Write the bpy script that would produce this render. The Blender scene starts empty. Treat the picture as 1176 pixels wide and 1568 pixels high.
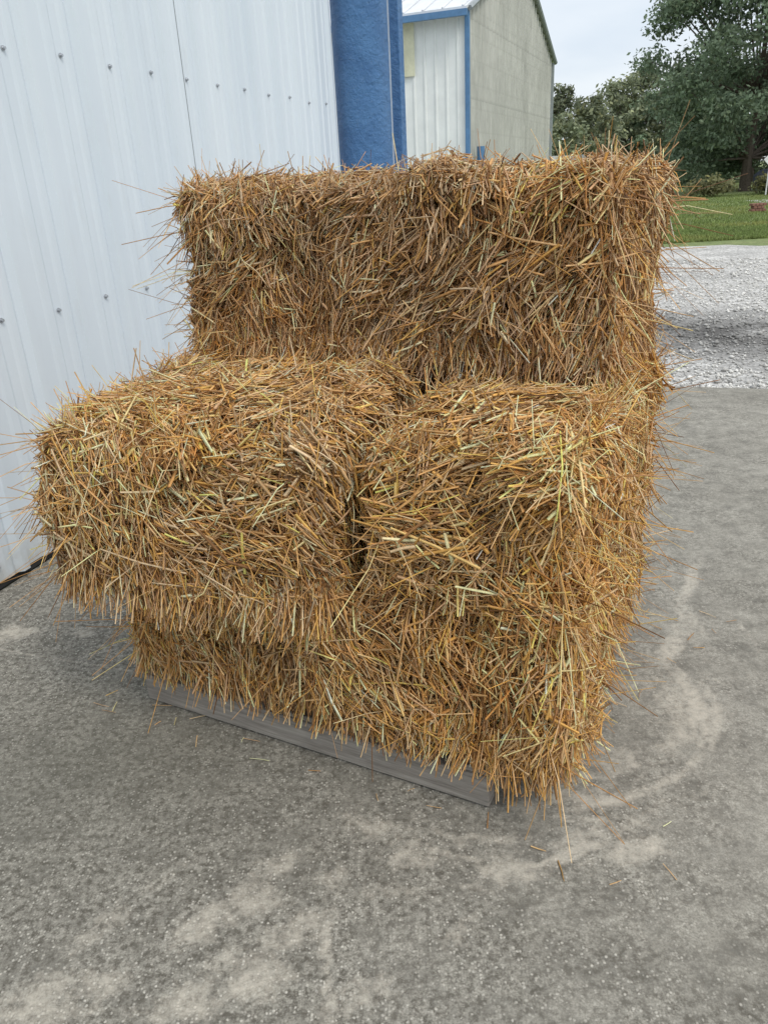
import bpy, math, random
import numpy as np
from mathutils import Vector, Matrix
random.seed(5); rng=np.random.default_rng(5)
scene=bpy.context.scene
H=1.35

# ---------------------------------------------------------------- helpers
LAT=rng.random((4,32,32,32))*2-1
def vnoise(p,scale,seed=0):
    q=np.asarray(p,float)*scale+17.3*(seed+1)
    i=np.floor(q).astype(int); f=q-i; f=f*f*(3-2*f)
    L=LAT[seed%4]; r=0
    for dx in (0,1):
        for dy in (0,1):
            for dz in (0,1):
                w=(f[:,0] if dx else 1-f[:,0])*(f[:,1] if dy else 1-f[:,1])*(f[:,2] if dz else 1-f[:,2])
                r=r+w*L[(i[:,0]+dx)&31,(i[:,1]+dy)&31,(i[:,2]+dz)&31]
    return r
def nrm(v): return v/np.maximum(np.linalg.norm(v,axis=-1,keepdims=True),1e-9)

def mesh_obj(name,V,F,mats,smooth=False,col=None,matidx=None,parent=None,attr=None):
    V=np.asarray(V,np.float32); me=bpy.data.meshes.new(name)
    if isinstance(F,np.ndarray):
        me.vertices.add(len(V)); me.vertices.foreach_set('co',V.ravel())
        k=F.shape[1]; me.loops.add(F.size); me.loops.foreach_set('vertex_index',F.astype(np.int32).ravel())
        me.polygons.add(len(F)); me.polygons.foreach_set('loop_start',np.arange(0,F.size,k,dtype=np.int32))
        me.update(calc_edges=True)
    else:
        me.from_pydata([tuple(map(float,v)) for v in V],[],F); me.update()
    if not isinstance(mats,(list,tuple)): mats=[mats]
    for m in mats: me.materials.append(m)
    if matidx is not None: me.polygons.foreach_set('material_index',np.asarray(matidx,np.int32))
    if smooth: me.polygons.foreach_set('use_smooth',np.ones(len(me.polygons),bool))
    if col is not None:
        a=me.color_attributes.new('col','FLOAT_COLOR','POINT')
        c=np.ones((len(V),4),np.float32); c[:,:3]=col; a.data.foreach_set('color',c.ravel())
    if attr is not None:
        for n,v in attr.items():
            a=me.attributes.new(n,'FLOAT','POINT'); a.data.foreach_set('value',np.asarray(v,np.float32))
    o=bpy.data.objects.new(name,me); scene.collection.objects.link(o)
    if parent: o.parent=parent
    return o
def empty(name):
    o=bpy.data.objects.new(name,None); scene.collection.objects.link(o); return o

class MB:
    def __init__(s): s.v=[]; s.f=[]; s.m=[]
    def add(s,v,f,m=0):
        b=len(s.v); s.v+= [tuple(x) for x in v]; s.f+=[[i+b for i in q] for q in f]; s.m+=[m]*len(f)
    def box(s,c,ax,ay,hx,hy,hz,m=0,bev=0.0):
        c=np.array(c,float); ax=np.array([*ax,0.]) if len(ax)==2 else np.array(ax,float); ay=np.array([*ay,0.]) if len(ay)==2 else np.array(ay,float)
        az=np.cross(ax,ay); v=[]
        if bev<=0:
            for z in (-1,1):
                for x,y in ((-1,-1),(1,-1),(1,1),(-1,1)): v.append(c+ax*hx*x+ay*hy*y+az*hz*z)
            s.add(v,[[3,2,1,0],[4,5,6,7],[0,1,5,4],[1,2,6,5],[2,3,7,6],[3,0,4,7]],m)
        else:
            for z,k in ((-1,bev),(-1+bev/hz,0),(1-bev/hz,0),(1,bev)):
                for x,y in ((-1,-1),(1,-1),(1,1),(-1,1)):
                    a=hx-k;b=hy-k
                    if x*y>0: pts=((a,b-bev),(a-bev,b))
                    else: pts=((a-bev,b),(a,b-bev))
                    for (px,py) in pts: v.append(c+ax*px*x+ay*py*y+az*hz*z)
            f=[list(range(7,-1,-1)),list(range(24,32))]
            for r in range(3):
                for i in range(8):
                    j=(i+1)%8; f.append([r*8+i,r*8+j,r*8+8+j,r*8+8+i])
            s.add(v,f,m)
    def cyl(s,p0,p1,r0,r1,n=10,m=0,cap=True):
        p0=np.array(p0,float);p1=np.array(p1,float);d=nrm(p1-p0)
        a=nrm(np.cross(d,[0,0,1.] if abs(d[2])<.9 else [1.,0,0])); b=np.cross(d,a); v=[]
        for p,r in((p0,r0),(p1,r1)):
            for i in range(n):
                t=2*math.pi*i/n; v.append(p+r*(math.cos(t)*a+math.sin(t)*b))
        f=[[i,(i+1)%n,n+(i+1)%n,n+i] for i in range(n)]
        if cap: f+=[list(range(n-1,-1,-1)),list(range(n,2*n))]
        s.add(v,f,m)
    def obj(s,name,mats,smooth=False,parent=None): return mesh_obj(name,s.v,s.f,mats,smooth,matidx=s.m,parent=parent)

def mat(name):
    m=bpy.data.materials.new(name); m.use_nodes=True; nt=m.node_tree
    return m,nt,nt.nodes['Principled BSDF']
def N(nt,t,**k):
    n=nt.nodes.new(t)
    for a,b in k.items():
        if a in n.inputs: n.inputs[a].default_value=b
        else: setattr(n,a,b)
    return n
def ramp(nt,src,stops):
    r=nt.nodes.new('ShaderNodeValToRGB'); e=r.color_ramp.elements
    while len(e)<len(stops): e.new(0.5)
    for i,(p,c) in enumerate(stops):
        e[i].position=p; e[i].color=(*c,1) if not isinstance(c,(int,float)) else (c,c,c,1)
    nt.links.new(src,r.inputs[0]); return r.outputs[0]
def mix(nt,f,a,b,mode='MIX'):
    n=nt.nodes.new('ShaderNodeMix'); n.data_type='RGBA'; n.blend_type=mode
    for i,s in ((0,f),(6,a),(7,b)):
        if isinstance(s,bpy.types.NodeSocket): nt.links.new(s,n.inputs[i])
        elif isinstance(s,(int,float)): n.inputs[i].default_value=s if i==0 else (s,s,s,1)
        else: n.inputs[i].default_value=(*s,1)
    return n.outputs[2]
def math_(nt,op,a,b=0.0,clamp=False):
    n=nt.nodes.new('ShaderNodeMath'); n.operation=op; n.use_clamp=clamp
    for i,s in ((0,a),(1,b)):
        if isinstance(s,bpy.types.NodeSocket): nt.links.new(s,n.inputs[i])
        else: n.inputs[i].default_value=s
    return n.outputs[0]
def noise(nt,scale,detail=4,rough=.55,vec=None,stretch=None):
    tc=nt.nodes.new('ShaderNodeTexCoord'); src=tc.outputs['Object']
    if stretch:
        mp=nt.nodes.new('ShaderNodeMapping'); mp.inputs['Scale'].default_value=stretch; nt.links.new(src,mp.inputs[0]); src=mp.outputs[0]
    n=N(nt,'ShaderNodeTexNoise',Scale=scale,Detail=detail,Roughness=rough); nt.links.new(src,n.inputs['Vector']); return n.outputs['Fac']
def bump(nt,bs,h,strength=.3,dist=.01):
    b=N(nt,'ShaderNodeBump',Strength=strength,Distance=dist); nt.links.new(h,b.inputs['Height']); nt.links.new(b.outputs[0],bs.inputs['Normal'])
def simple(name,c,rough=.6,var=.15,scale=8,metal=0,bmp=0,stretch=None,spec=.4):
    m,nt,bs=mat(name); f=noise(nt,scale,5,.6,stretch=stretch)
    c=np.array(c); o=ramp(nt,f,[(.3,tuple(c*(1-var))),(.7,tuple(np.minimum(c*(1+var),1)))])
    nt.links.new(o,bs.inputs['Base Color']); bs.inputs['Roughness'].default_value=rough; bs.inputs['Metallic'].default_value=metal
    bs.inputs['Specular IOR Level'].default_value=spec
    if bmp: bump(nt,bs,noise(nt,scale*6,4),bmp,.01)
    return m
def colmat(name,rough=.5,spec=.3,transl=0):
    m,nt,bs=mat(name); a=N(nt,'ShaderNodeVertexColor',layer_name='col')
    f=noise(nt,60,2); o=mix(nt,1.0,a.outputs[0],ramp(nt,f,[(.3,.8),(.7,1.15)]),'MULTIPLY')
    nt.links.new(o,bs.inputs['Base Color']); bs.inputs['Roughness'].default_value=rough; bs.inputs['Specular IOR Level'].default_value=spec
    if transl:
        t=nt.nodes.new('ShaderNodeBsdfTranslucent'); nt.links.new(o,t.inputs[0]); mx=nt.nodes.new('ShaderNodeMixShader'); mx.inputs[0].default_value=transl
        nt.links.new(bs.outputs[0],mx.inputs[1]); nt.links.new(t.outputs[0],mx.inputs[2]); nt.links.new(mx.outputs[0],nt.nodes['Material Output'].inputs[0])
    return m

# ---------------------------------------------------------------- camera
p=math.radians(23.3); ro=math.radians(3.1)
f=Vector((0,math.cos(p),-math.sin(p))); r0=Vector((1,0,0)); u0=Vector((0,math.sin(p),math.cos(p)))
R=math.cos(ro)*r0-math.sin(ro)*u0; U=math.cos(ro)*u0+math.sin(ro)*r0
cd=bpy.data.cameras.new('camera'); cam=bpy.data.objects.new('camera',cd); scene.collection.objects.link(cam)
M=Matrix((( R.x,U.x,-f.x,0),(R.y,U.y,-f.y,0),(R.z,U.z,-f.z,H),(0,0,0,1))); cam.matrix_world=M
cd.sensor_fit='VERTICAL'; cd.sensor_height=34.6; cd.lens=26; cd.clip_end=2000; cd.clip_start=.05
scene.camera=cam

# ---------------------------------------------------------------- world + sun
el=math.radians(52); az=math.radians(145)
w=bpy.data.worlds.new('World'); scene.world=w; w.use_nodes=True; nt=w.node_tree
bg=nt.nodes['Background']; bg.inputs[1].default_value=.145
sky=nt.nodes.new('ShaderNodeTexSky'); sky.sky_type='NISHITA'; sky.sun_disc=False; sky.sun_elevation=el; sky.sun_rotation=az
tc=nt.nodes.new('ShaderNodeTexCoord'); sp=nt.nodes.new('ShaderNodeSeparateXYZ'); nt.links.new(tc.outputs['Generated'],sp.inputs[0])
grad=ramp(nt,sp.outputs[2],[(0,(6.2,6.4,6.6)),(.25,(6.4,6.7,7.0)),(1,(9.8,9.9,10.0))])
mp=nt.nodes.new('ShaderNodeMapping'); mp.inputs['Scale'].default_value=(1,1,3); nt.links.new(tc.outputs['Generated'],mp.inputs[0])
cn=N(nt,'ShaderNodeTexNoise',Scale=3.2,Detail=5.0); nt.links.new(mp.outputs[0],cn.inputs['Vector'])
cl=mix(nt,1.0,grad,ramp(nt,cn.outputs[0],[(.3,(.82,.88,.95)),(.7,(1.12,1.11,1.1))]),'MULTIPLY')
nt.links.new(mix(nt,.9,sky.outputs[0],cl),bg.inputs[0])
sl=bpy.data.lights.new('sun','SUN'); sl.energy=1.5; sl.angle=math.radians(15); sl.color=(1,.95,.87)
so=bpy.data.objects.new('sun',sl); scene.collection.objects.link(so)
so.rotation_euler=Vector((math.sin(az)*math.cos(el),math.cos(az)*math.cos(el),math.sin(el))).to_track_quat('Z','Y').to_euler()
scene.view_settings.view_transform='Standard'; scene.view_settings.look='None'; scene.view_settings.exposure=0

# ---------------------------------------------------------------- straw
straw_m=colmat('straw',.42,.4,.16)
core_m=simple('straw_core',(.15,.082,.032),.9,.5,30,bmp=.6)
PAL=np.array([[.86,.62,.33],[.76,.48,.20],[.93,.76,.49],[.52,.295,.105],[.27,.145,.058],[.80,.50,.15],[.64,.45,.27]])
def straws(c,d,n,L,W,pal_w,tint,droop=None):
    k=len(c); d=nrm(d); s1=nrm(np.cross(d,n+rng.normal(0,.3,(k,3)))); s2=np.cross(d,s1)
    kink=np.where(rng.random((k,1))<.15,.07,.018)
    bend=(s1*rng.normal(0,1,(k,1))+s2*rng.normal(0,1,(k,1)))*L[:,None]*kink
    cs=[c-d*L[:,None]/2,c+bend,c+d*L[:,None]/2]
    if droop is not None: cs[2]=cs[2]+np.array([0,0,-1.])*droop[:,None]
    V=np.zeros((k,9,3)); 
    for i,cc in enumerate(cs):
        wi=W*(1,.95,.75)[i]
        for j in range(3):
            t=2*math.pi*j/3
            V[:,i*3+j]=cc+s1*(math.cos(t)*wi[:,None]/2)+s2*(math.sin(t)*wi[:,None]*.32)
    base=np.arange(k)[:,None,None]*9
    q=[]
    for i in range(2):
        for j in range(3):
            j2=(j+1)%3; q.append([i*3+j,i*3+j2,i*3+3+j2,i*3+3+j])
    F=(base+np.array(q)[None]).reshape(-1,4)
    ci=rng.choice(len(PAL),k,p=np.array(pal_w)/sum(pal_w)); col=PAL[ci]*np.exp(rng.normal(0,.24,(k,1)))*tint
    pn=vnoise(c,7,2)[:,None]; col=col*(1+.2*pn)*(1+np.array([.0,-.06,-.16])*(np.clip(vnoise(c,3.5,1)[:,None]*3,0,1)))
    C=np.repeat(col[:,None,:],9,1); C[:,6:9]*=rng.uniform(.75,1.2,(k,1,1))
    return V.reshape(-1,3),F,np.clip(C.reshape(-1,3),0,.92)

def bale(fr,ul,z0,z1,length,depth,dens,seed,pal_w,tint,amp=.024,r=.07,vert=1.0,fringe=500,frz=.0,tilt=.185,frz_right=None,longs=40,seamside=None):
    ul=np.array([*ul,0.]); ex=-ul; ey=np.array([ul[1],-ul[0],0.]); ez=np.array([0,0,1.])
    if ey[1]<0: ey=-ey
    h=np.array([length,depth,z1-z0])/2
    cen=np.array([fr[0],fr[1],(z0+z1)/2])+ul*h[0]+ey*h[1]
    B=np.stack([ex,ey,ez])
    def surf(pl):
        q=np.clip(pl,-(h-r),h-r); d=pl-q; n=nrm(d); pos=q+n*r
        w=pos@B+cen
        disp=amp*1.2*vnoise(w,4.5,seed)+amp*1.0*vnoise(w,10,seed+1)+amp*.65*vnoise(w,22,seed+2)
        return w,n@B,disp
    faces={'front':(1,-1),'back':(1,1),'right':(0,1),'left':(0,-1),'top':(2,1),'bottom':(2,-1)}
    Vs=[];Fs=[];Cs=[];off=0;ms=[]
    g=26
    for nm,(ax,sg) in faces.items():
        a,b=[i for i in range(3) if i!=ax]
        u=np.linspace(-1,1,g); A,Bm=np.meshgrid(u,u,indexing='ij'); pl=np.zeros((g*g,3)); pl[:,ax]=sg*h[ax]; pl[:,a]=A.ravel()*h[a]; pl[:,b]=Bm.ravel()*h[b]
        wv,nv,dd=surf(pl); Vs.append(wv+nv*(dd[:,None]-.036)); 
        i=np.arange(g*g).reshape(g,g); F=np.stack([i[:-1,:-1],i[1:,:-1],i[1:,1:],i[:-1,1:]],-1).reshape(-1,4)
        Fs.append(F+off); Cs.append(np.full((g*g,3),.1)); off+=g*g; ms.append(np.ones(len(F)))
    def put(c,d,n,L,W,droop=None):
        nonlocal off
        if len(c)==0: return
        V,F,C=straws(c,d,n,L,W,pal_w,tint,droop); Vs.append(V);Fs.append(F+off);Cs.append(C);off+=len(V);ms.append(np.zeros(len(F)))
    def near_seam(pl,m=.045):
        if seamside is None: return np.zeros(len(pl),bool)
        return (pl[:,0]*seamside>h[0]-m)
    for nm,(ax,sg) in faces.items():
        a,b=[i for i in range(3) if i!=ax]
        k=int(dens.get(nm,0)*4*h[a]*h[b]); 
        if k<10: continue
        pl=np.zeros((k,3)); pl[:,ax]=sg*h[ax]; pl[:,a]=rng.uniform(-1,1,k)*h[a]; pl[:,b]=rng.uniform(-1,1,k)*h[b]
        w,n,dd=surf(pl)
        lvl=rng.random(k)
        dep=-.038+.046*lvl
        c=w+n*(dd+dep)[:,None]
        dn=np.array([0,0,-1.])
        isv=(np.abs(n[:,2])<.8)[:,None]
        t1=np.where(isv,dn-(n@dn)[:,None]*n,ey-(n@ey)[:,None]*n); t1=nrm(t1); t2=np.cross(n,t1)
        th=vnoise(w,4.5,seed+3)*(1.5/vert)+vnoise(w,12,seed)*.8+rng.normal(0,.36,k)
        rnd=rng.random(k)<np.where(isv[:,0],.25/vert,.6); th=np.where(rnd,rng.uniform(-math.pi,math.pi,k),th)
        d=t1*np.cos(th)[:,None]+t2*np.sin(th)[:,None]
        ph=np.abs(rng.normal(0,tilt,k))*(.4+.9*lvl)
        ns=near_seam(pl); ph=np.where(ns,ph*.6,ph)
        d=d*np.cos(ph)[:,None]+n*np.sin(ph)[:,None]
        L=np.clip(np.exp(rng.normal(math.log(.070),.48,k)),.022,.22); W=np.clip(np.exp(rng.normal(math.log(.0047),.38,k)),.002,.010)
        L=np.where(ns,L*.85,L)
        put(c,d,n,L,W)
        k2=int(k*.024); idx=rng.choice(k,k2,False); idx=idx[~ns[idx]]; k2=len(idx)
        d2=nrm(n[idx]*rng.uniform(.2,.8,(k2,1))+rng.normal(0,.55,(k2,3))); L2=rng.uniform(.04,.16,k2)
        put(w[idx]+n[idx]*dd[idx,None]+d2*L2[:,None]*.28,d2,n[idx],L2,rng.uniform(.002,.0045,k2),rng.uniform(0,.012,k2))
    for nm in ('front','right','left'):
        if dens.get(nm,0)<4500: continue
        ax,sg=faces[nm]; a=0 if ax==1 else 1
        k=int(fringe*2*h[a]); pl=np.zeros((k,3)); pl[:,ax]=sg*h[ax]; pl[:,a]=rng.uniform(-1,1,k)*h[a]; pl[:,2]=-h[2]+rng.uniform(0,.10,k)
        w,n,dd=surf(pl); out=B[ax]*sg
        lean=vnoise(w,6,seed)[:,None]*.5*B[a]
        d=nrm(np.array([0,0,-1.])+out*rng.uniform(-.05,.5,(k,1))+lean+rng.normal(0,.24,(k,3))); L=rng.uniform(.05,.16,k)
        c=w+n*dd[:,None]*.5+d*L[:,None]*.15; 
        fz=np.full(k,frz,float)-np.where(rng.random(k)<.10,rng.uniform(.02,.07,k),0)
        if frz_right is not None: fz=np.where((pl[:,0]>h[0]-.165),frz_right,fz)
        tip=c+d*L[:,None]/2; low=tip[:,2]<fz; c[:,2]+=np.where(low,fz-tip[:,2]+rng.uniform(0,.03,k),0)
        put(c,d,out[None]+np.zeros((k,3)),L,rng.uniform(.0026,.0062,k))
        k=int(330*2*h[a]); pl=np.zeros((k,3)); pl[:,ax]=sg*h[ax]*rng.uniform(.8,1,k); pl[:,a]=rng.uniform(-1,1,k)*h[a]; pl[:,2]=h[2]
        pl=pl[~near_seam(pl)]; k=len(pl)
        w,n,dd=surf(pl)
        d=nrm(n*.5+rng.normal(0,.7,(k,3))); L=rng.uniform(.035,.12,k)
        put(w+n*dd[:,None]+d*L[:,None]*.17,d,n,L,rng.uniform(.002,.0045,k))
        k=int(longs); pl=np.zeros((k,3)); pl[:,ax]=sg*h[ax]; pl[:,a]=np.where(rng.random(k)<.6,rng.choice([-1,1],k),rng.uniform(-1,1,k))*h[a]; pl[:,2]=rng.uniform(-1,1,k)*h[2]
        pl=pl[~near_seam(pl)]; k=len(pl)
        w,n,dd=surf(pl); d=nrm(n*.9+rng.normal(0,.5,(k,3))+np.array([0,0,-.2])); L=rng.uniform(.10,.29,k)
        put(w+n*dd[:,None]+d*L[:,None]*.24,d,n,L,rng.uniform(.0018,.0036,k),rng.uniform(0,.03,k))
    V=np.concatenate(Vs);F=np.concatenate(Fs);C=np.concatenate(Cs)
    V[:,2]=np.maximum(V[:,2],.003)
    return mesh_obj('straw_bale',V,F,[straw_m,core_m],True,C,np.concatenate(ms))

UL=(-.881,.473)
D=15000
gold=[3.6,4,3.0,2.2,1.3,3.4,1.5]; brown=[3.3,2.7,2.8,2.7,2.1,1.2,2.8]
gt=np.array([1.07,.955,.86]); bt=np.array([.98,.90,.90])
def off(pt,s,dd):
    return (pt[0]-.881*s+.473*dd, pt[1]+.473*s+.881*dd)
C0=(.34,1.28)
bale(C0,UL,.13,.49,1.21,.48,{'front':D,'right':D,'left':D*.7,'top':D*.25,'back':2000},0,gold,gt,frz=.092,frz_right=.004,fringe=800,r=.07)
bale(off(C0,.02,.49),UL,.10,.49,1.18,.46,{'right':D,'left':D*.6,'top':2000,'back':5500},1,gold,gt,frz=.012,fringe=700)
bale(off(C0,-.01,.0),UL,.485,.875,.475,.96,{'front':D,'right':D,'top':D,'left':D*.4,'back':5500},2,gold,gt,vert=.55,r=.08,longs=75,seamside=-1,fringe=350)
a20=math.radians(21)
bale((-.112,1.437),(-math.cos(a20),math.sin(a20)),.45,.885,.77,.95,{'front':D,'right':D*.5,'top':D,'left':D*.8,'back':5500},3,gold,gt*np.array([.99,1.01,1.08]),vert=.7,r=.085,amp=.026,frz=.13,fringe=1000,longs=85,seamside=1)
a31=math.radians(31)
bale((.56,1.79),(-math.cos(a31),math.sin(a31)),.865,1.35,1.33,.44,{'front':D,'right':D,'top':D*.8,'left':D*.8,'bottom':3000,'back':5500},6,brown,bt,vert=1.3,frz=.5,fringe=900,r=.055,longs=80)

def strands(items):
    c=[];d=[];L=[]
    for a,b in items:
        a=np.array(a);b=np.array(b);c.append((a+b)/2);d.append(b-a);L.append(np.linalg.norm(b-a))
    c=np.array(c);d=np.array(d);L=np.array(L)
    return straws(c,d,np.tile([0,0,1.],(len(c),1)),L,rng.uniform(.002,.0035,len(c)),gold,gt)
g1=[]
for i in range(34):
    s=random.uniform(-.1,1.4); dd=random.uniform(-.09,.0)
    if random.random()<.4: s=random.uniform(-.3,-.02); dd=random.uniform(-.1,1.1)
    x,y=off(C0,s,dd); t=random.uniform(0,math.tau); l=random.uniform(.02,.06)
    g1.append(((x,y,.004),(x+l*math.cos(t),y+l*math.sin(t),.005)))
V,F,C=strands(g1); mesh_obj('loose_straw',V,F,straw_m,True,C)

# ---------------------------------------------------------------- pallet
m,nt,bs=mat('weathered_wood')
b=ramp(nt,noise(nt,26,6,.65,stretch=(.25,.25,4)),[(.3,(.17,.15,.13)),(.5,(.28,.255,.225)),(.7,(.38,.35,.31))])
nt.links.new(b,bs.inputs['Base Color']); bs.inputs['Roughness'].default_value=.9; bump(nt,bs,noise(nt,40,6,.7,stretch=(.25,.25,5)),.6,.004); wood=m
pb=MB(); A=np.array([.209,1.369]); ulv=np.array(UL); inn=np.array([.473,.881]); 
for dd in (.0,.44,.86):
    c=A+ulv*.52+inn*(dd+.012); pb.box((c[0],c[1],.046),ulv,np.array([-ulv[1],ulv[0]]),.52,.02,.042,bev=.003)
for i in range(7):
    c=A+ulv*(.05+i*.157)+inn*.45; pb.box((c[0],c[1],.0965),ulv,np.array([-ulv[1],ulv[0]]),.045,.45,.0075)
pb.obj('wooden_pallet',wood)

# ---------------------------------------------------------------- concrete
W0=np.array([-1.46,2.58]); wd=np.array([.329,.944]); wd/=np.linalg.norm(wd); bn=np.array([wd[1],-wd[0]])
aa=np.arange(-4.2,3.4001,.015); bb=np.arange(0,7.0,.015)
AA,BB=np.meshgrid(aa,bb,indexing='ij'); P=W0+AA.ravel()[:,None]*wd+BB.ravel()[:,None]*bn
P3=np.c_[P,np.zeros(len(P))]
x,y=P[:,0],P[:,1]; dust=np.zeros(len(P))
n1=vnoise(P3,7,0);n2=vnoise(P3,19,1);n3=vnoise(P3,40,2); nn=n1*.6+n2*.6+n3*.5
def blob(cx,cy,rx,ry,ang,st):
    global dust
    c,s=math.cos(ang),math.sin(ang); dx=(x-cx)*c+(y-cy)*s; dy=-(x-cx)*s+(y-cy)*c
    q=np.sqrt((dx/rx)**2+(dy/ry)**2); dust=np.maximum(dust,st*np.clip(1.3-q*.72+nn*.45,0,1))
def arc(cx,cy,r,wid,a0,a1,st,sd=0):
    global dust
    dx=x-cx;dy=y-cy; rr=np.hypot(dx,dy); t=np.degrees(np.arctan2(dy,dx))
    m=np.clip((1.2-np.abs(rr-r)/wid+nn*.4)*1.2,0,1)*np.clip((t-a0)/22,0,1)*np.clip((a1-t)/22,0,1)
    m*=np.clip(.62+.85*vnoise(np.c_[rr*75,t*.05,t*0],1,sd)+.35*n1,0,1); dust=np.maximum(dust,st*m)
arc(.45,1.75,.36,.11,-125,30,1.0,0); arc(.5,1.78,.27,.05,-110,20,.8,1)
arc(.22,1.50,.30,.07,-150,-35,1.0,2); arc(.22,1.47,.20,.05,-150,-60,.8,3)
arc(.1,2.1,.86,.06,-20,25,.85,1); arc(.1,2.05,1.02,.05,-25,20,.8,2)
for b in [(.21,1.19,.11,.03,-.2,.85),(.41,1.25,.07,.025,.1,.7),(.50,1.22,.075,.03,.2,.85),(.52,1.30,.05,.025,0,.65),(-.42,1.09,.06,.045,.3,.95),(-.555,.978,.04,.04,0,.9),(-.275,.974,.055,.05,.9,.95),
          (-.153,.99,.008,.13,.06,.95),(-.312,1.16,.055,.035,0,.8),(-.08,1.33,.075,.035,-.4,.75),(-1.03,2.24,.05,.03,0,.95),(-1.28,2.26,.07,.05,.3,.95),(.28,1.36,.08,.03,.2,.65),
          (-.42,.93,.08,.04,0,.9),(-.7,.95,.09,.05,0,.85),(-.03,1.15,.09,.03,0,.65),(.86,1.98,.12,.03,1.0,.85),(1.05,2.35,.17,.022,1.05,.9),(-.2,1.07,.09,.035,.5,.75),(-.25,1.24,.08,.03,.5,.75),
          (.70,1.55,.07,.03,.8,.8),(.05,1.24,.09,.035,.2,.75),(1.15,1.9,.02,.012,0,.9),(-.1,.93,.08,.03,.4,.7),(.45,1.38,.08,.04,.5,.65),(-.62,1.1,.07,.03,.7,.65),(-.5,1.22,.06,.025,.7,.6),(0.1,1.05,.06,.02,.7,.55),(-.35,1.02,.05,.03,.2,.75),(-.15,1.2,.05,.03,0,.7)]: blob(*b)
joint=np.clip(1-np.abs(AA.ravel()+.33)/.016,0,1)*(BB.ravel()<1.1)
dust=np.maximum(dust,joint*.7)
na,nb=len(aa),len(bb); i=np.arange(na*nb).reshape(na,nb); F=np.stack([i[:-1,:-1],i[:-1,1:],i[1:,1:],i[1:,:-1]],-1).reshape(-1,4)
dark_patch=np.clip(1-np.hypot((x+.75)/.8,(y-1.6)/.5),0,1)  # soft-edged ellipse of darker concrete, left front of the stack
wr=np.clip(.75-(x*.9+(y-1.2)*.15),0,1)
m,nt,bs=mat('concrete')
base=ramp(nt,noise(nt,1.8,6,.6),[(.3,(.275,.260,.222)),(.7,(.385,.366,.318))])
base=mix(nt,1.0,base,ramp(nt,noise(nt,12,7,.72),[(.32,.55),(.5,1.0),(.68,1.3)]),'MULTIPLY')
wa=nt.nodes.new('ShaderNodeAttribute'); wa.attribute_name='worn'
tcn=nt.nodes.new('ShaderNodeTexCoord')
vo=N(nt,'ShaderNodeTexVoronoi',Scale=160.0); nt.links.new(tcn.outputs['Object'],vo.inputs['Vector'])
sep=nt.nodes.new('ShaderNodeSeparateColor'); nt.links.new(vo.outputs['Color'],sep.inputs[0])
wear=noise(nt,5.5,6,.7)
wf=math_(nt,'ADD',math_(nt,'MULTIPLY',wa.outputs['Fac'],.24),wear)
spk=math_(nt,'MULTIPLY',ramp(nt,sep.outputs[0],[(.68,0.0),(.97,1.0)]),ramp(nt,vo.outputs['Distance'],[(.3,1.0),(.6,0.0)]))
spk=math_(nt,'MULTIPLY',spk,ramp(nt,wf,[(.42,.15),(.72,.95)]))
dk=math_(nt,'MULTIPLY',ramp(nt,noise(nt,60,6,.8),[(.42,1.0),(.56,0.0)]),ramp(nt,wf,[(.42,.30),(.72,1.0)]))
base=mix(nt,dk,base,(.115,.105,.086))
base=mix(nt,spk,base,(.60,.57,.50))
base=mix(nt,ramp(nt,noise(nt,230,3,.6),[(.38,.45),(.55,0.0)]),base,(.14,.13,.11))
da=nt.nodes.new('ShaderNodeAttribute'); da.attribute_name='dark_patch'
base=mix(nt,math_(nt,'MULTIPLY',da.outputs['Fac'],.5),base,(.13,.125,.10))
du=nt.nodes.new('ShaderNodeAttribute'); du.attribute_name='dust'
nzz=math_(nt,'MULTIPLY',math_(nt,'SUBTRACT',noise(nt,34,9,.82),.5),3.0)
df=math_(nt,'MULTIPLY',math_(nt,'SUBTRACT',math_(nt,'ADD',du.outputs['Fac'],nzz),.38),1.1,True)
df=math_(nt,'MULTIPLY',df,math_(nt,'MULTIPLY',du.outputs['Fac'],1.8,True))
df=math_(nt,'MULTIPLY',df,.82)
base=mix(nt,df,base,(.60,.55,.465))
nt.links.new(base,bs.inputs['Base Color']); bs.inputs['Roughness'].default_value=.85; bs.inputs['Specular IOR Level'].default_value=.25
hh=math_(nt,'ADD',math_(nt,'MULTIPLY',spk,.5),noise(nt,90,5,.7)); bump(nt,bs,hh,.6,.004)
mesh_obj('concrete_pavement',P3,F,m,attr={'dust':dust,'dark_patch':dark_patch,'worn':wr})

# gravel
m,nt,bs=mat('gravel'); tcn=nt.nodes.new('ShaderNodeTexCoord')
vo=N(nt,'ShaderNodeTexVoronoi',Scale=38.0); nt.links.new(tcn.outputs['Object'],vo.inputs['Vector'])
sep=nt.nodes.new('ShaderNodeSeparateColor'); nt.links.new(vo.outputs['Color'],sep.inputs[0])
b=ramp(nt,sep.outputs[0],[(0,(.34,.33,.31)),(.6,(.56,.545,.52)),(1,(.74,.73,.70))])
b=mix(nt,1.0,b,ramp(nt,noise(nt,1.1,5,.6),[(.35,.68),(.65,1.05)]),'MULTIPLY')
wa=nt.nodes.new('ShaderNodeAttribute'); wa.attribute_name='wet'
b=mix(nt,math_(nt,'MULTIPLY',wa.outputs['Fac'],ramp(nt,noise(nt,2.5,5,.65),[(.3,.5),(.55,1.0)])),b,(.085,.08,.075))
nt.links.new(b,bs.inputs['Base Color']); bs.inputs['Roughness'].default_value=.9
bump(nt,bs,vo.outputs['Distance'],.7,.02)
gm=m
ga=np.linspace(-60,60,241); cols=[3.35,3.8,4.3,4.7,5.1,5.5,5.9,6.3,6.8,8,10,12]
V=[];F=[];wt=[]; nc=len(cols)+1
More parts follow.
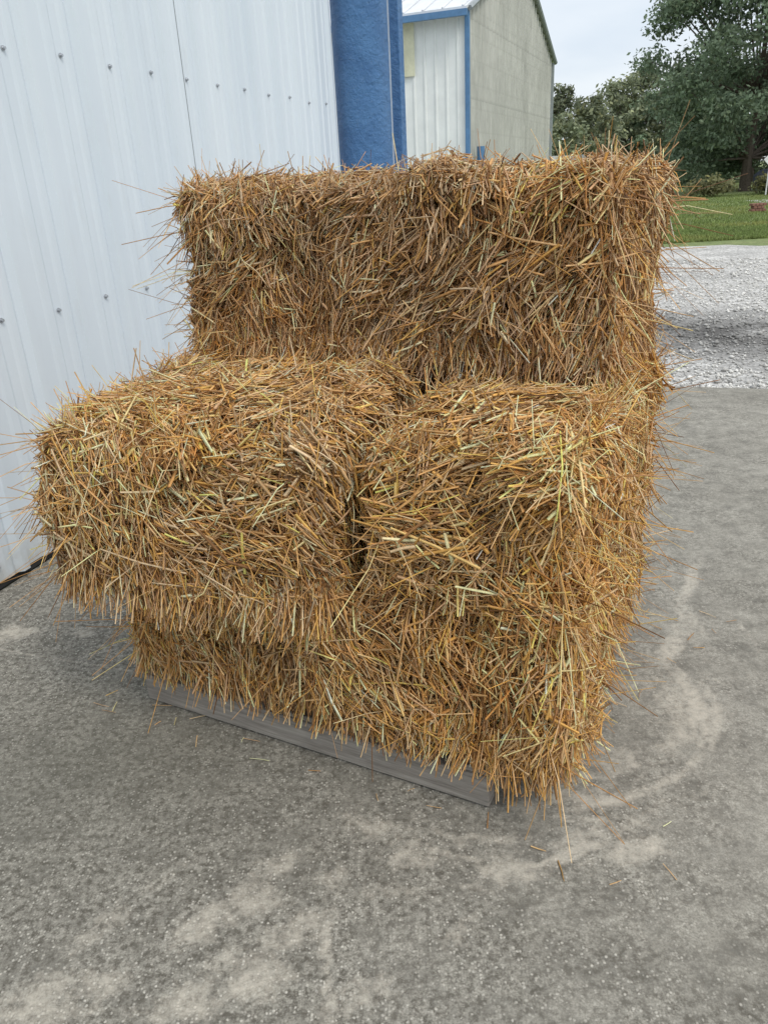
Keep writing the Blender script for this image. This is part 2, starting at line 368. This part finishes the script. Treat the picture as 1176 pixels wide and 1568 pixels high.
for i,g in enumerate(ga):
    far=13.9+.35*math.sin(g*1.3)+.25*math.sin(g*3.7+1)+.12*math.sin(g*9)
    for j,a_ in enumerate(cols+[far]):
        q=W0+a_*wd+g*bn; V.append((q[0],q[1],-.02)); cc_=5.15+.35*math.sin(g*.9)
        wt.append(max(0,1-(abs(a_-cc_)/1.35)**2)*1.0)
    if i:
        for j in range(nc-1): F.append([(i-1)*nc+j,i*nc+j,i*nc+j+1,(i-1)*nc+j+1])
mesh_obj('gravel_driveway',V,F,gm,attr={'wet':wt})
k=26000
a=3.42+rng.random(k)**1.6*8; b=rng.uniform(1.6,9,k); q=W0+a[:,None]*wd+b[:,None]*bn
q3=np.c_[q,np.zeros(k)]; sz=np.clip(np.exp(rng.normal(math.log(.009),.4,k)),.004,.026)*(1+a*.03)
octv=np.array([[1,0,0],[0,1,0],[-1,0,0],[0,-1,0],[0,0,.7],[0,0,-.7]]); octf=np.array([[0,1,4],[1,2,4],[2,3,4],[3,0,4],[1,0,5],[2,1,5],[3,2,5],[0,3,5]])
Vv=octv[None]*rng.uniform(.6,1.3,(k,6,1))*sz[:,None,None]; th=rng.uniform(0,6.28,k); c,s=np.cos(th)[:,None],np.sin(th)[:,None]
Vr=np.stack([Vv[:,:,0]*c-Vv[:,:,1]*s,Vv[:,:,0]*s+Vv[:,:,1]*c,Vv[:,:,2]],-1)+np.c_[q,np.full(k,-.018)+sz*.3][:,None,:]
wet=np.clip(1.3-np.abs(a-5.15-.35*np.sin(b*.9)-.35*vnoise(q3,1.3,1))/1.05,0,1)
colr=np.array([.64,.625,.59])*np.clip(rng.normal(1,.22,(k,1)),.4,1.3)*(1-np.clip(wet*(.68+.35*vnoise(q3,3,2)),0,.9))[:,None]
mesh_obj('gravel_stones',Vr.reshape(-1,3),(np.arange(k)[:,None,None]*6+octf[None]).reshape(-1,3),colmat('stones',.85,.2),False,np.repeat(np.clip(colr,0,.85)[:,None],6,1).reshape(-1,3))

# ground (grass)
m,nt,bs=mat('grass')
b=ramp(nt,noise(nt,.5,6,.65),[(.3,(.10,.14,.045)),(.55,(.17,.215,.075)),(.75,(.27,.28,.12))])
b=mix(nt,1.0,b,ramp(nt,noise(nt,9,4,.7),[(.3,.65),(.7,1.3)]),'MULTIPLY')
nt.links.new(b,bs.inputs['Base Color']); bs.inputs['Roughness'].default_value=.95; bump(nt,bs,noise(nt,15,4,.7),.6,.05)
mesh_obj('ground',[(-500,-300,-.04),(500,-300,-.04),(500,900,-.04),(-500,900,-.04)],[[0,1,2,3]],m)
k=26000; gy=15.5+rng.random(k)**1.6*22; gx=gy*rng.uniform(.33,.58,k)+rng.uniform(-.5,.5,k)
sa=(gx-W0[0])*wd[0]+(gy-W0[1])*wd[1]; ok=sa>13.8; gx,gy=gx[ok],gy[ok]; k=len(gx)
th=rng.uniform(0,6.28,k); ww=rng.uniform(.008,.02,k)*1.3; hh=rng.uniform(.03,.08,k); lx=rng.normal(0,.03,k); ly=rng.normal(0,.03,k)
V=np.stack([np.c_[gx-ww*np.cos(th),gy-ww*np.sin(th),np.full(k,-.04)],np.c_[gx+ww*np.cos(th),gy+ww*np.sin(th),np.full(k,-.04)],np.c_[gx+lx,gy+ly,hh-.04]],1)
pt=vnoise(np.c_[gx,gy,gx*0],.7,1)[:,None]
gc=np.array([.20,.26,.085])*rng.uniform(.65,1.4,(k,1))+np.clip(pt,0,1)*np.array([.14,.08,.03])
leaf_m=colmat('leaves',.6,.25,.35)
mesh_obj('grass_tufts',V.reshape(-1,3),np.arange(3*k).reshape(-1,3),leaf_m,False,np.repeat(gc[:,None],3,1).reshape(-1,3))

# ---------------------------------------------------------------- metal building (left)
m,nt,bs=mat('white_metal_siding')
b=ramp(nt,noise(nt,2.2,4,.5,stretch=(1,1,.15)),[(.3,(.64,.71,.78)),(.7,(.73,.79,.845))])
b=mix(nt,ramp(nt,noise(nt,14,6,.7,stretch=(1,1,.25)),[(.55,0.0),(.8,.25)]),b,(.55,.57,.58))
sx=nt.nodes.new('ShaderNodeSeparateXYZ'); tcn=nt.nodes.new('ShaderNodeTexCoord'); nt.links.new(tcn.outputs['Object'],sx.inputs[0])
grime=math_(nt,'MULTIPLY',ramp(nt,sx.outputs[2],[(.03,.75),(.22,0.0)]),ramp(nt,noise(nt,12,6,.7),[(.3,.3),(.65,1.0)]))
b=mix(nt,grime,b,(.42,.41,.37))
nt.links.new(b,bs.inputs['Base Color']); bs.inputs['Roughness'].default_value=.38; bs.inputs['Specular IOR Level'].default_value=.5
bump(nt,bs,noise(nt,3,3,.5),.15,.02)
white_m=m
m,nt,bs=mat('blue_paint'); b=ramp(nt,noise(nt,5,6,.6),[(.3,(.06,.17,.38)),(.7,(.10,.25,.50))])
b=mix(nt,ramp(nt,noise(nt,40,5,.7),[(.58,0.0),(.75,.5)]),b,(.20,.31,.48))
nt.links.new(b,bs.inputs['Base Color']); bs.inputs['Roughness'].default_value=.5; bump(nt,bs,noise(nt,24,6,.7),.9,.04); blue_m=m
dark_m=simple('dark_gap',(.03,.03,.03),.9)
steel=simple('zinc_screw',(.45,.47,.5),.4,.1,metal=.6)
roof_m=simple('roof_metal',(.50,.52,.54),.4,.12,3)
def ribbed(name,p0,d,n,L,z0,topf,sp,prof,mt,parent,extra=()):
    xs=[];o=[]
    s=0
    while s<L:
        for (dx,h_) in prof:
            if s+dx<=L: xs.append(s+dx);o.append(h_)
        s+=sp
    xs.append(L);o.append(0)
    for e in extra: xs.append(e);o.append(0)
    od=np.argsort(xs,kind='stable'); xs=np.array(xs)[od];o=np.array(o)[od]
    V=[]
    for s_,h_ in zip(xs,o):
        q=np.array(p0)+np.array(d)*s_+np.array(n)*h_; V+= [(q[0],q[1],z0),(q[0],q[1],topf(s_))]
    F=[[2*i,2*i+2,2*i+3,2*i+1] for i in range(len(xs)-1)]
    return mesh_obj(name,V,F,mt,parent=parent)
mbld=empty('metal_building')
prof=[(0,0),(.07,0),(.085,.007),(.118,.007),(.133,0),(.175,0),(.19,.007),(.218,.007),(.233,0),(.235,0),(.252,.026),(.283,.026),(.30,0)]
S0=-5.02
pS=W0+wd*S0
ribbed('siding',pS,wd,bn,8.86,.03,lambda s:5.2,.305,prof,white_m,mbld)
b=MB()
for kx in range(29):
    for zr in (.10,.944,1.85,2.75,3.65):
        s=S0+.305*kx+.154; c=W0+wd*s+bn*.002; c3=np.array([c[0],c[1],zr+.01*math.sin(kx*3)])
        n3=np.array([*bn,0.]); b.cyl(c3,c3+n3*.003,.009,.009,12); b.cyl(c3+n3*.003,c3+n3*.011,.006,.0055,6)
b.obj('screws',steel,parent=mbld)
b=MB()
c=W0+wd*(S0+4.43)-bn*.02; b.box((c[0],c[1],.02),wd,-bn,4.43,.012,.02); b.obj('base_channel',dark_m,parent=mbld)
b=MB()
for s in (-1.23,1.82):
    c=W0+wd*s+bn*.0015; b.box((c[0],c[1],2.6),wd,-bn,.003,.0015,2.55)
b.obj('lap_seams',simple('seam_shadow_gap',(.22,.24,.26),.7),parent=mbld)
E=W0+wd*3.84
left=-bn
b=MB()
c=E+left*6+wd*(-.02); b.box((c[0],c[1],2.6),left,np.array([-left[1],left[0]]),6,.02,2.6,0)
c=W0+wd*S0+left*6; b.box((c[0],c[1],2.6),left,np.array([-left[1],left[0]]),6,.02,2.6,0)
c=W0+left*12+wd*(-.6); b.box((c[0],c[1],2.6),wd,-bn,4.4,.02,2.6,0)
b.obj('walls',white_m,parent=mbld)
b=MB(); a0=W0+wd*(S0-.3);a1=W0+wd*4.1
r=[a0+bn*.35,a1+bn*.35,a1+left*12.3,a0+left*12.3]; m0=(r[0]+r[3])/2;m1=(r[1]+r[2])/2
b.add([(*r[0],5.22),(*r[1],5.22),(*m1,6.8),(*m0,6.8),(*r[2],5.22),(*r[3],5.22)],[[0,1,2,3],[3,2,4,5],[0,3,5],[1,4,2]])
b.obj('roof',roof_m,parent=mbld)
b=MB(); c=E+np.array([.475,.36]); b.box((c[0],c[1],2.6),wd,-bn,.06,.036,2.6,bev=.004)
b.obj('corner_trim',blue_m,parent=mbld)
b=MB(); c=E+np.array([.418,.36]); b.box((c[0],c[1],2.6),wd,-bn,.05,.02,2.59)
b.obj('trim_flashing',white_m,parent=mbld)
cc=np.array([.012,6.38]); n=40; V=[];F=[];rz=60
for j in range(rz+1):
    for i in range(n):
        t=2*math.pi*i/n; r_=.2; V.append((cc[0]+r_*math.cos(t),cc[1]+r_*math.sin(t),j*5.2/rz))
for j in range(rz):
    for i in range(n): F.append([j*n+i,j*n+(i+1)%n,(j+1)*n+(i+1)%n,(j+1)*n+i])
mesh_obj('blue_pipe_column',V,F,blue_m,True)

# ---------------------------------------------------------------- background barn
barn=empty('metal_barn')
K=np.array([2.1,17.4]); gd=nrm(np.array([.381,.9245])); gn=np.array([gd[1],-gd[0]]); fd=-gn; fn=-gd
GW=9.4; EV=4.3; RZ=6.05
m,nt,bs=mat('weathered_translucent_siding')
b=ramp(nt,noise(nt,.9,6,.65,stretch=(1,1,.4)),[(.3,(.40,.40,.36)),(.55,(.50,.50,.455)),(.75,(.60,.595,.545))])
b=mix(nt,1.0,b,ramp(nt,noise(nt,9,5,.7,stretch=(1,1,.2)),[(.3,.78),(.7,1.1)]),'MULTIPLY')
tcn=nt.nodes.new('ShaderNodeTexCoord'); sx=nt.nodes.new('ShaderNodeSeparateXYZ'); nt.links.new(tcn.outputs['Object'],sx.inputs[0])
fr=math_(nt,'FRACT',math_(nt,'MULTIPLY',sx.outputs[2],.72)); b=mix(nt,ramp(nt,fr,[(.0,.5),(.05,0.0)]),b,(.28,.28,.25))
fr=math_(nt,'FRACT',math_(nt,'MULTIPLY',sx.outputs[2],2.3)); b=mix(nt,ramp(nt,fr,[(.0,.28),(.12,0.0)]),b,(.32,.32,.28))
nt.links.new(b,bs.inputs['Base Color']); bs.inputs['Roughness'].default_value=.6; trans_m=m
barn_white=simple('barn_white_siding',(.74,.77,.75),.5,.06,3)
prof2=[(0,0),(.11,0),(.135,.03),(.175,.03),(.20,0)]
ribbed('gable_siding',K,gd,gn,GW,0,lambda s:EV+(RZ-EV)*(1-abs(s-GW/2)/(GW/2)),.30,prof2,trans_m,barn,extra=(GW/2,))
ribbed('front_siding',K,fd,fn,16,0,lambda s:EV,.23,[(0,0),(.14,0),(.16,.03),(.185,.03),(.205,0)],barn_white,barn)
b=MB()
def tri(a,b_): return (a[0],a[1],b_)
Kb=K+gd*GW
q1=K+fd*16;q2=Kb+fd*16
b.add([tri(q1,0),tri(q2,0),tri(q2,EV),tri(q1+gd*GW/2,RZ),tri(q1,EV),tri(Kb,0),tri(Kb,EV)],[[0,1,2,3,4],[1,5,6,2]]); b.obj('rear_walls',barn_white,parent=barn)
b=MB(); 
slope=(RZ-EV)/(GW/2)
for sgn in (0,1):
    e=K+fn*.25 if not sgn else Kb-fn*.25
    R1=K+gd*GW/2
    ze=EV+.05-slope*.25
    pts=[tri(e+gn*.08,ze),tri(R1+gn*.08,RZ+.06),tri(R1+fd*16.1,RZ+.06),tri(e+fd*16.1,ze)]
    pts2=[(x_,y_,z_+.05) for x_,y_,z_ in pts]
    b.add(pts+pts2,[[0,1,2,3],[7,6,5,4],[0,4,5,1],[3,2,6,7],[0,3,7,4]])
    for i in range(40):
        o=fd*(i*.4); p0=np.array(tri(e+o,ze+.06));p1=np.array(tri(R1+o,RZ+.12)); b.cyl(p0,p1,.02,.02,4)
b.obj('roof',simple('barn_roof_metal',(.66,.68,.70),.4,.1,2),parent=barn)
b=MB()
c=K+gn*.03+fn*.03; b.box((c[0],c[1],EV/2),gd,-gn,.045,.045,EV/2-.02,bev=.01)
c=K+fd*8+fn*.29; b.box((c[0],c[1],EV-.10),fd,np.array([-fd[1],fd[0]]),8.1,.04,.055)
c=K+gn*.16+gd*.5; b.cyl((c[0],c[1],0),(c[0],c[1],1.9),.08,.08,12)
b.obj('blue_trim',simple('barn_blue_trim',(.09,.20,.36),.5),parent=barn)
b=MB(); c=Kb+gn*.02; b.box((c[0],c[1],EV/2),gd,-gn,.05,.05,EV/2-.02)
for sg in (0,1):
    e=K-gd*.1 if not sg else Kb+gd*.1; p0=np.array(tri(e+gn*.10,EV-.01));p1=np.array(tri(K+gd*GW/2+gn*.10,RZ+.03)); b.cyl(p0,p1,.05,.05,6)
b.obj('gable_trim',simple('grey_trim',(.30,.33,.34),.5),parent=barn)
b=MB(); c=K+fd*1.32+fn*.045; b.box((c[0],c[1],3.72),fd,np.array([-fd[1],fd[0]]),.26,.01,.47)
b.obj('skylight_panel',simple('yellowed_fibreglass',(.62,.62,.45),.5,.1),parent=barn)

# ---------------------------------------------------------------- trees
bark=simple('bark',(.12,.095,.075),.9,.3,12,bmp=.5)
def foliage(clusters,per,size,cbase,yel=.15):
    Vs=[];Cs=[]
    for (c,r_,sh) in clusters:
        k=int(per*(r_**1.6)); v=nrm(rng.normal(0,1,(k,3))); rr=rng.random(k)**.5; pos=np.array(c)+v*rr[:,None]*r_*np.array([1.1,1.1,.7])*rng.uniform(.8,1.25,(k,1))
        n_=nrm(v*.5+rng.normal(0,.7,(k,3))+np.array([0,0,.4])); t=nrm(np.cross(n_,rng.normal(0,1,(k,3)))); u=np.cross(n_,t)
        s=size*rng.uniform(.6,1.4,(k,1))
        Vs.append(np.stack([pos-t*s,pos-u*s*.55,pos+t*s,pos+u*s*.55],1))
        col=np.array(cbase)*sh*rng.uniform(.7,1.4,(k,1)); col=col+rng.random((k,1))**4*yel*np.array([.25,.2,.02])
        Cs.append(np.repeat(col[:,None],4,1))
    V=np.concatenate(Vs).reshape(-1,3); C=np.concatenate(Cs).reshape(-1,3); return V,C
def tree_parts(base,h,rad,nclus,crown_lo=.25,cs=(.16,.3)):
    b=MB(); base=np.array([*base,-.05]); top=base+np.array([random.uniform(-.3,.3),random.uniform(-.3,.3),h*.8])
    pts=[base+(top-base)*t+np.array([random.uniform(-.1,.1),random.uniform(-.1,.1),0])*h*.1*(t>0)*(t<1) for t in (0,.15,.4,.7,1)]
    rs=[.032*h*x_ for x_ in (.75,.5,.38,.22,.05)]
    for i in range(4): b.cyl(pts[i],pts[i+1],rs[i],rs[i+1],9,cap=False)
    cl=[]
    for i in range(nclus):
        t=random.random(); zz=crown_lo+(1-crown_lo)*t; wr=math.sin(math.pi*min(1,(t*.82+.16)))**.7*rad
        a=random.uniform(0,math.tau); rr=wr*random.uniform(.35,1.0)
        c=base+np.array([rr*math.cos(a),rr*math.sin(a),zz*h*.94]); cr=rad*random.uniform(*cs)
        cl.append((c,cr,random.uniform(.7,1.3)))
        if i%3==0:
            j=1+int(t*2.5); s=pts[j]; b.cyl(s,c,.005*h,.002*h,5,cap=False)
    return b,cl
def join(name,b,V,C,mats):
    nb=len(b.v); v=np.concatenate([np.array(b.v),V]); fs=b.f+[[nb+4*i,nb+4*i+1,nb+4*i+2,nb+4*i+3] for i in range(len(V)//4)]
    col=np.concatenate([np.full((nb,3),.08),C]); return mesh_obj(name,v,fs,mats,False,col,[1]*len(b.f)+[0]*(len(V)//4))
b,cl=tree_parts((18.7,41.0),12.6,5.2,200,.08,(.13,.24))
V,C=foliage(cl,400,.10,(.175,.235,.155),.18); join('shade_tree',b,V,C,[leaf_m,bark])
B=MB();Vs=[];Cs=[]
for i in range(26):
    t=i/25; d=random.uniform(56,78); ang=math.radians(9.5+t*24+random.uniform(-.6,.6)); hgt=(6.4+random.uniform(-1.1,1.2))*d/60
    b,cl=tree_parts((d*math.sin(ang),d*math.cos(ang)),hgt,hgt*.40,60,.05)
    shade=random.uniform(.8,1.3); yl=random.choice([.05,.1,.3,.5]); V,C=foliage(cl,110,.17,(.17*shade*(1+.15*(yl>.2)),.225*shade,.145*shade),yl)
    B.add(b.v,b.f); Vs.append(V);Cs.append(C)
join('tree_line',B,np.concatenate(Vs),np.concatenate(Cs),[leaf_m,bark])
cl=[]
for (sx_,sy_,sr) in [(14.6,36,.9),(15.5,36.5,.7),(17.2,35.5,.8),(18.3,36,.9),(11.5,42,1.4),(9.8,44,1.5),(13.2,41,1.2),(19.5,37,1.1)]:
    for j in range(7): cl.append((np.array([sx_+random.uniform(-.6,.6)*sr,sy_+random.uniform(-.5,.5),sr*random.uniform(.2,.8)]),sr*.5,random.uniform(.7,1.4)))
V,C=foliage(cl,420,.08,(.19,.19,.10),.5); mesh_obj('shrubs',V,np.arange(len(V)).reshape(-1,4),leaf_m,False,C)

# ---------------------------------------------------------------- small far things
glass=simple('car_glass',(.03,.04,.05),.1,.05); tyre=simple('tyre',(.02,.02,.02),.9)
def vehicle(name,cx,cy,ang,L,Wd,prof,paint,win):
    root=empty(name); d=np.array([math.cos(ang),math.sin(ang)]); s=np.array([-d[1],d[0]])
    b=MB(); n=len(prof)
    v=[]
    for sd in (-1,1):
        for (px,pz) in prof:
            w_=Wd/2*(1 if pz<.95 else .86); q=np.array([cx,cy])+d*px*L/2+s*sd*w_; v.append((*q,pz))
    f_=[list(range(n)),list(range(2*n-1,n-1,-1))]+[[i,i+n,(i+1)%n+n,(i+1)%n] for i in range(n)]
    b.add(v,f_); b.obj('body',paint,parent=root)
    b=MB()
    for sd in (-1,1):
        v=[]
        for (px,pz) in win: q=np.array([cx,cy])+d*px*L/2+s*sd*(Wd/2*.90+.03); v.append((*q,pz))
        b.add(v,[list(range(len(win))) if sd<0 else list(range(len(win)-1,-1,-1))])
    b.obj('windows',glass,parent=root)
    b=MB()
    for px in (.62,-.62):
        for sd in (-1,1):
            q=np.array([cx,cy])+d*px*L/2+s*sd*(Wd/2-.1); q2=q+s*sd*.13; b.cyl((*q,.31),(*q2,.31),.33,.33,18)
    b.obj('wheels',tyre,parent=root)
vehicle('parked_car',19.35,35.9,.15,4.6,1.8,[(-1,.3),(-1,.75),(-.9,.95),(-.68,1.0),(-.45,1.42),(.15,1.45),(.5,1.02),(.92,.88),(1,.6),(1,.3)],simple('dark_car_paint',(.03,.035,.05),.3),[(-.62,1.0),(-.43,1.36),(.12,1.38),(.42,1.03)])
vehicle('parked_van',10.6,47,.3,5.2,2.0,[(-1,.35),(-1,2.0),(-.95,2.1),(.5,2.1),(.72,1.35),(.97,1.15),(1,.8),(1,.35)],simple('white_van_paint',(.7,.72,.73),.3),[(.2,1.35),(.2,1.85),(.46,1.85),(.62,1.38)])
b=MB(); b.cyl((16.6,34.4,0),(16.6,34.4,1.5),.03,.03,8); b.box((16.6,34.36,1.35),(.707,0,.707),(0,1,0),.2,.01,.2,0); b.obj('road_sign',simple('sign_grey',(.7,.7,.7),.5))
b=MB()
for i in range(3):
    for j in range(4-i%2): b.box((11.1+j*.11+(i%2)*.05,23.7+.01*j,.02+i*.075),(1,.05),(-.05,1),.048,.1,.033,bev=.006)
b.obj('brick_pile',simple('weathered_brick',(.24,.12,.09),.9,.3,15))
V=[(13.5,27.2,-.03),(40,24.5,-.03),(40,29.5,-.03),(14.2,31,-.03)]
mesh_obj('far_driveway',V,[[0,1,2,3]],gm)
print('done')
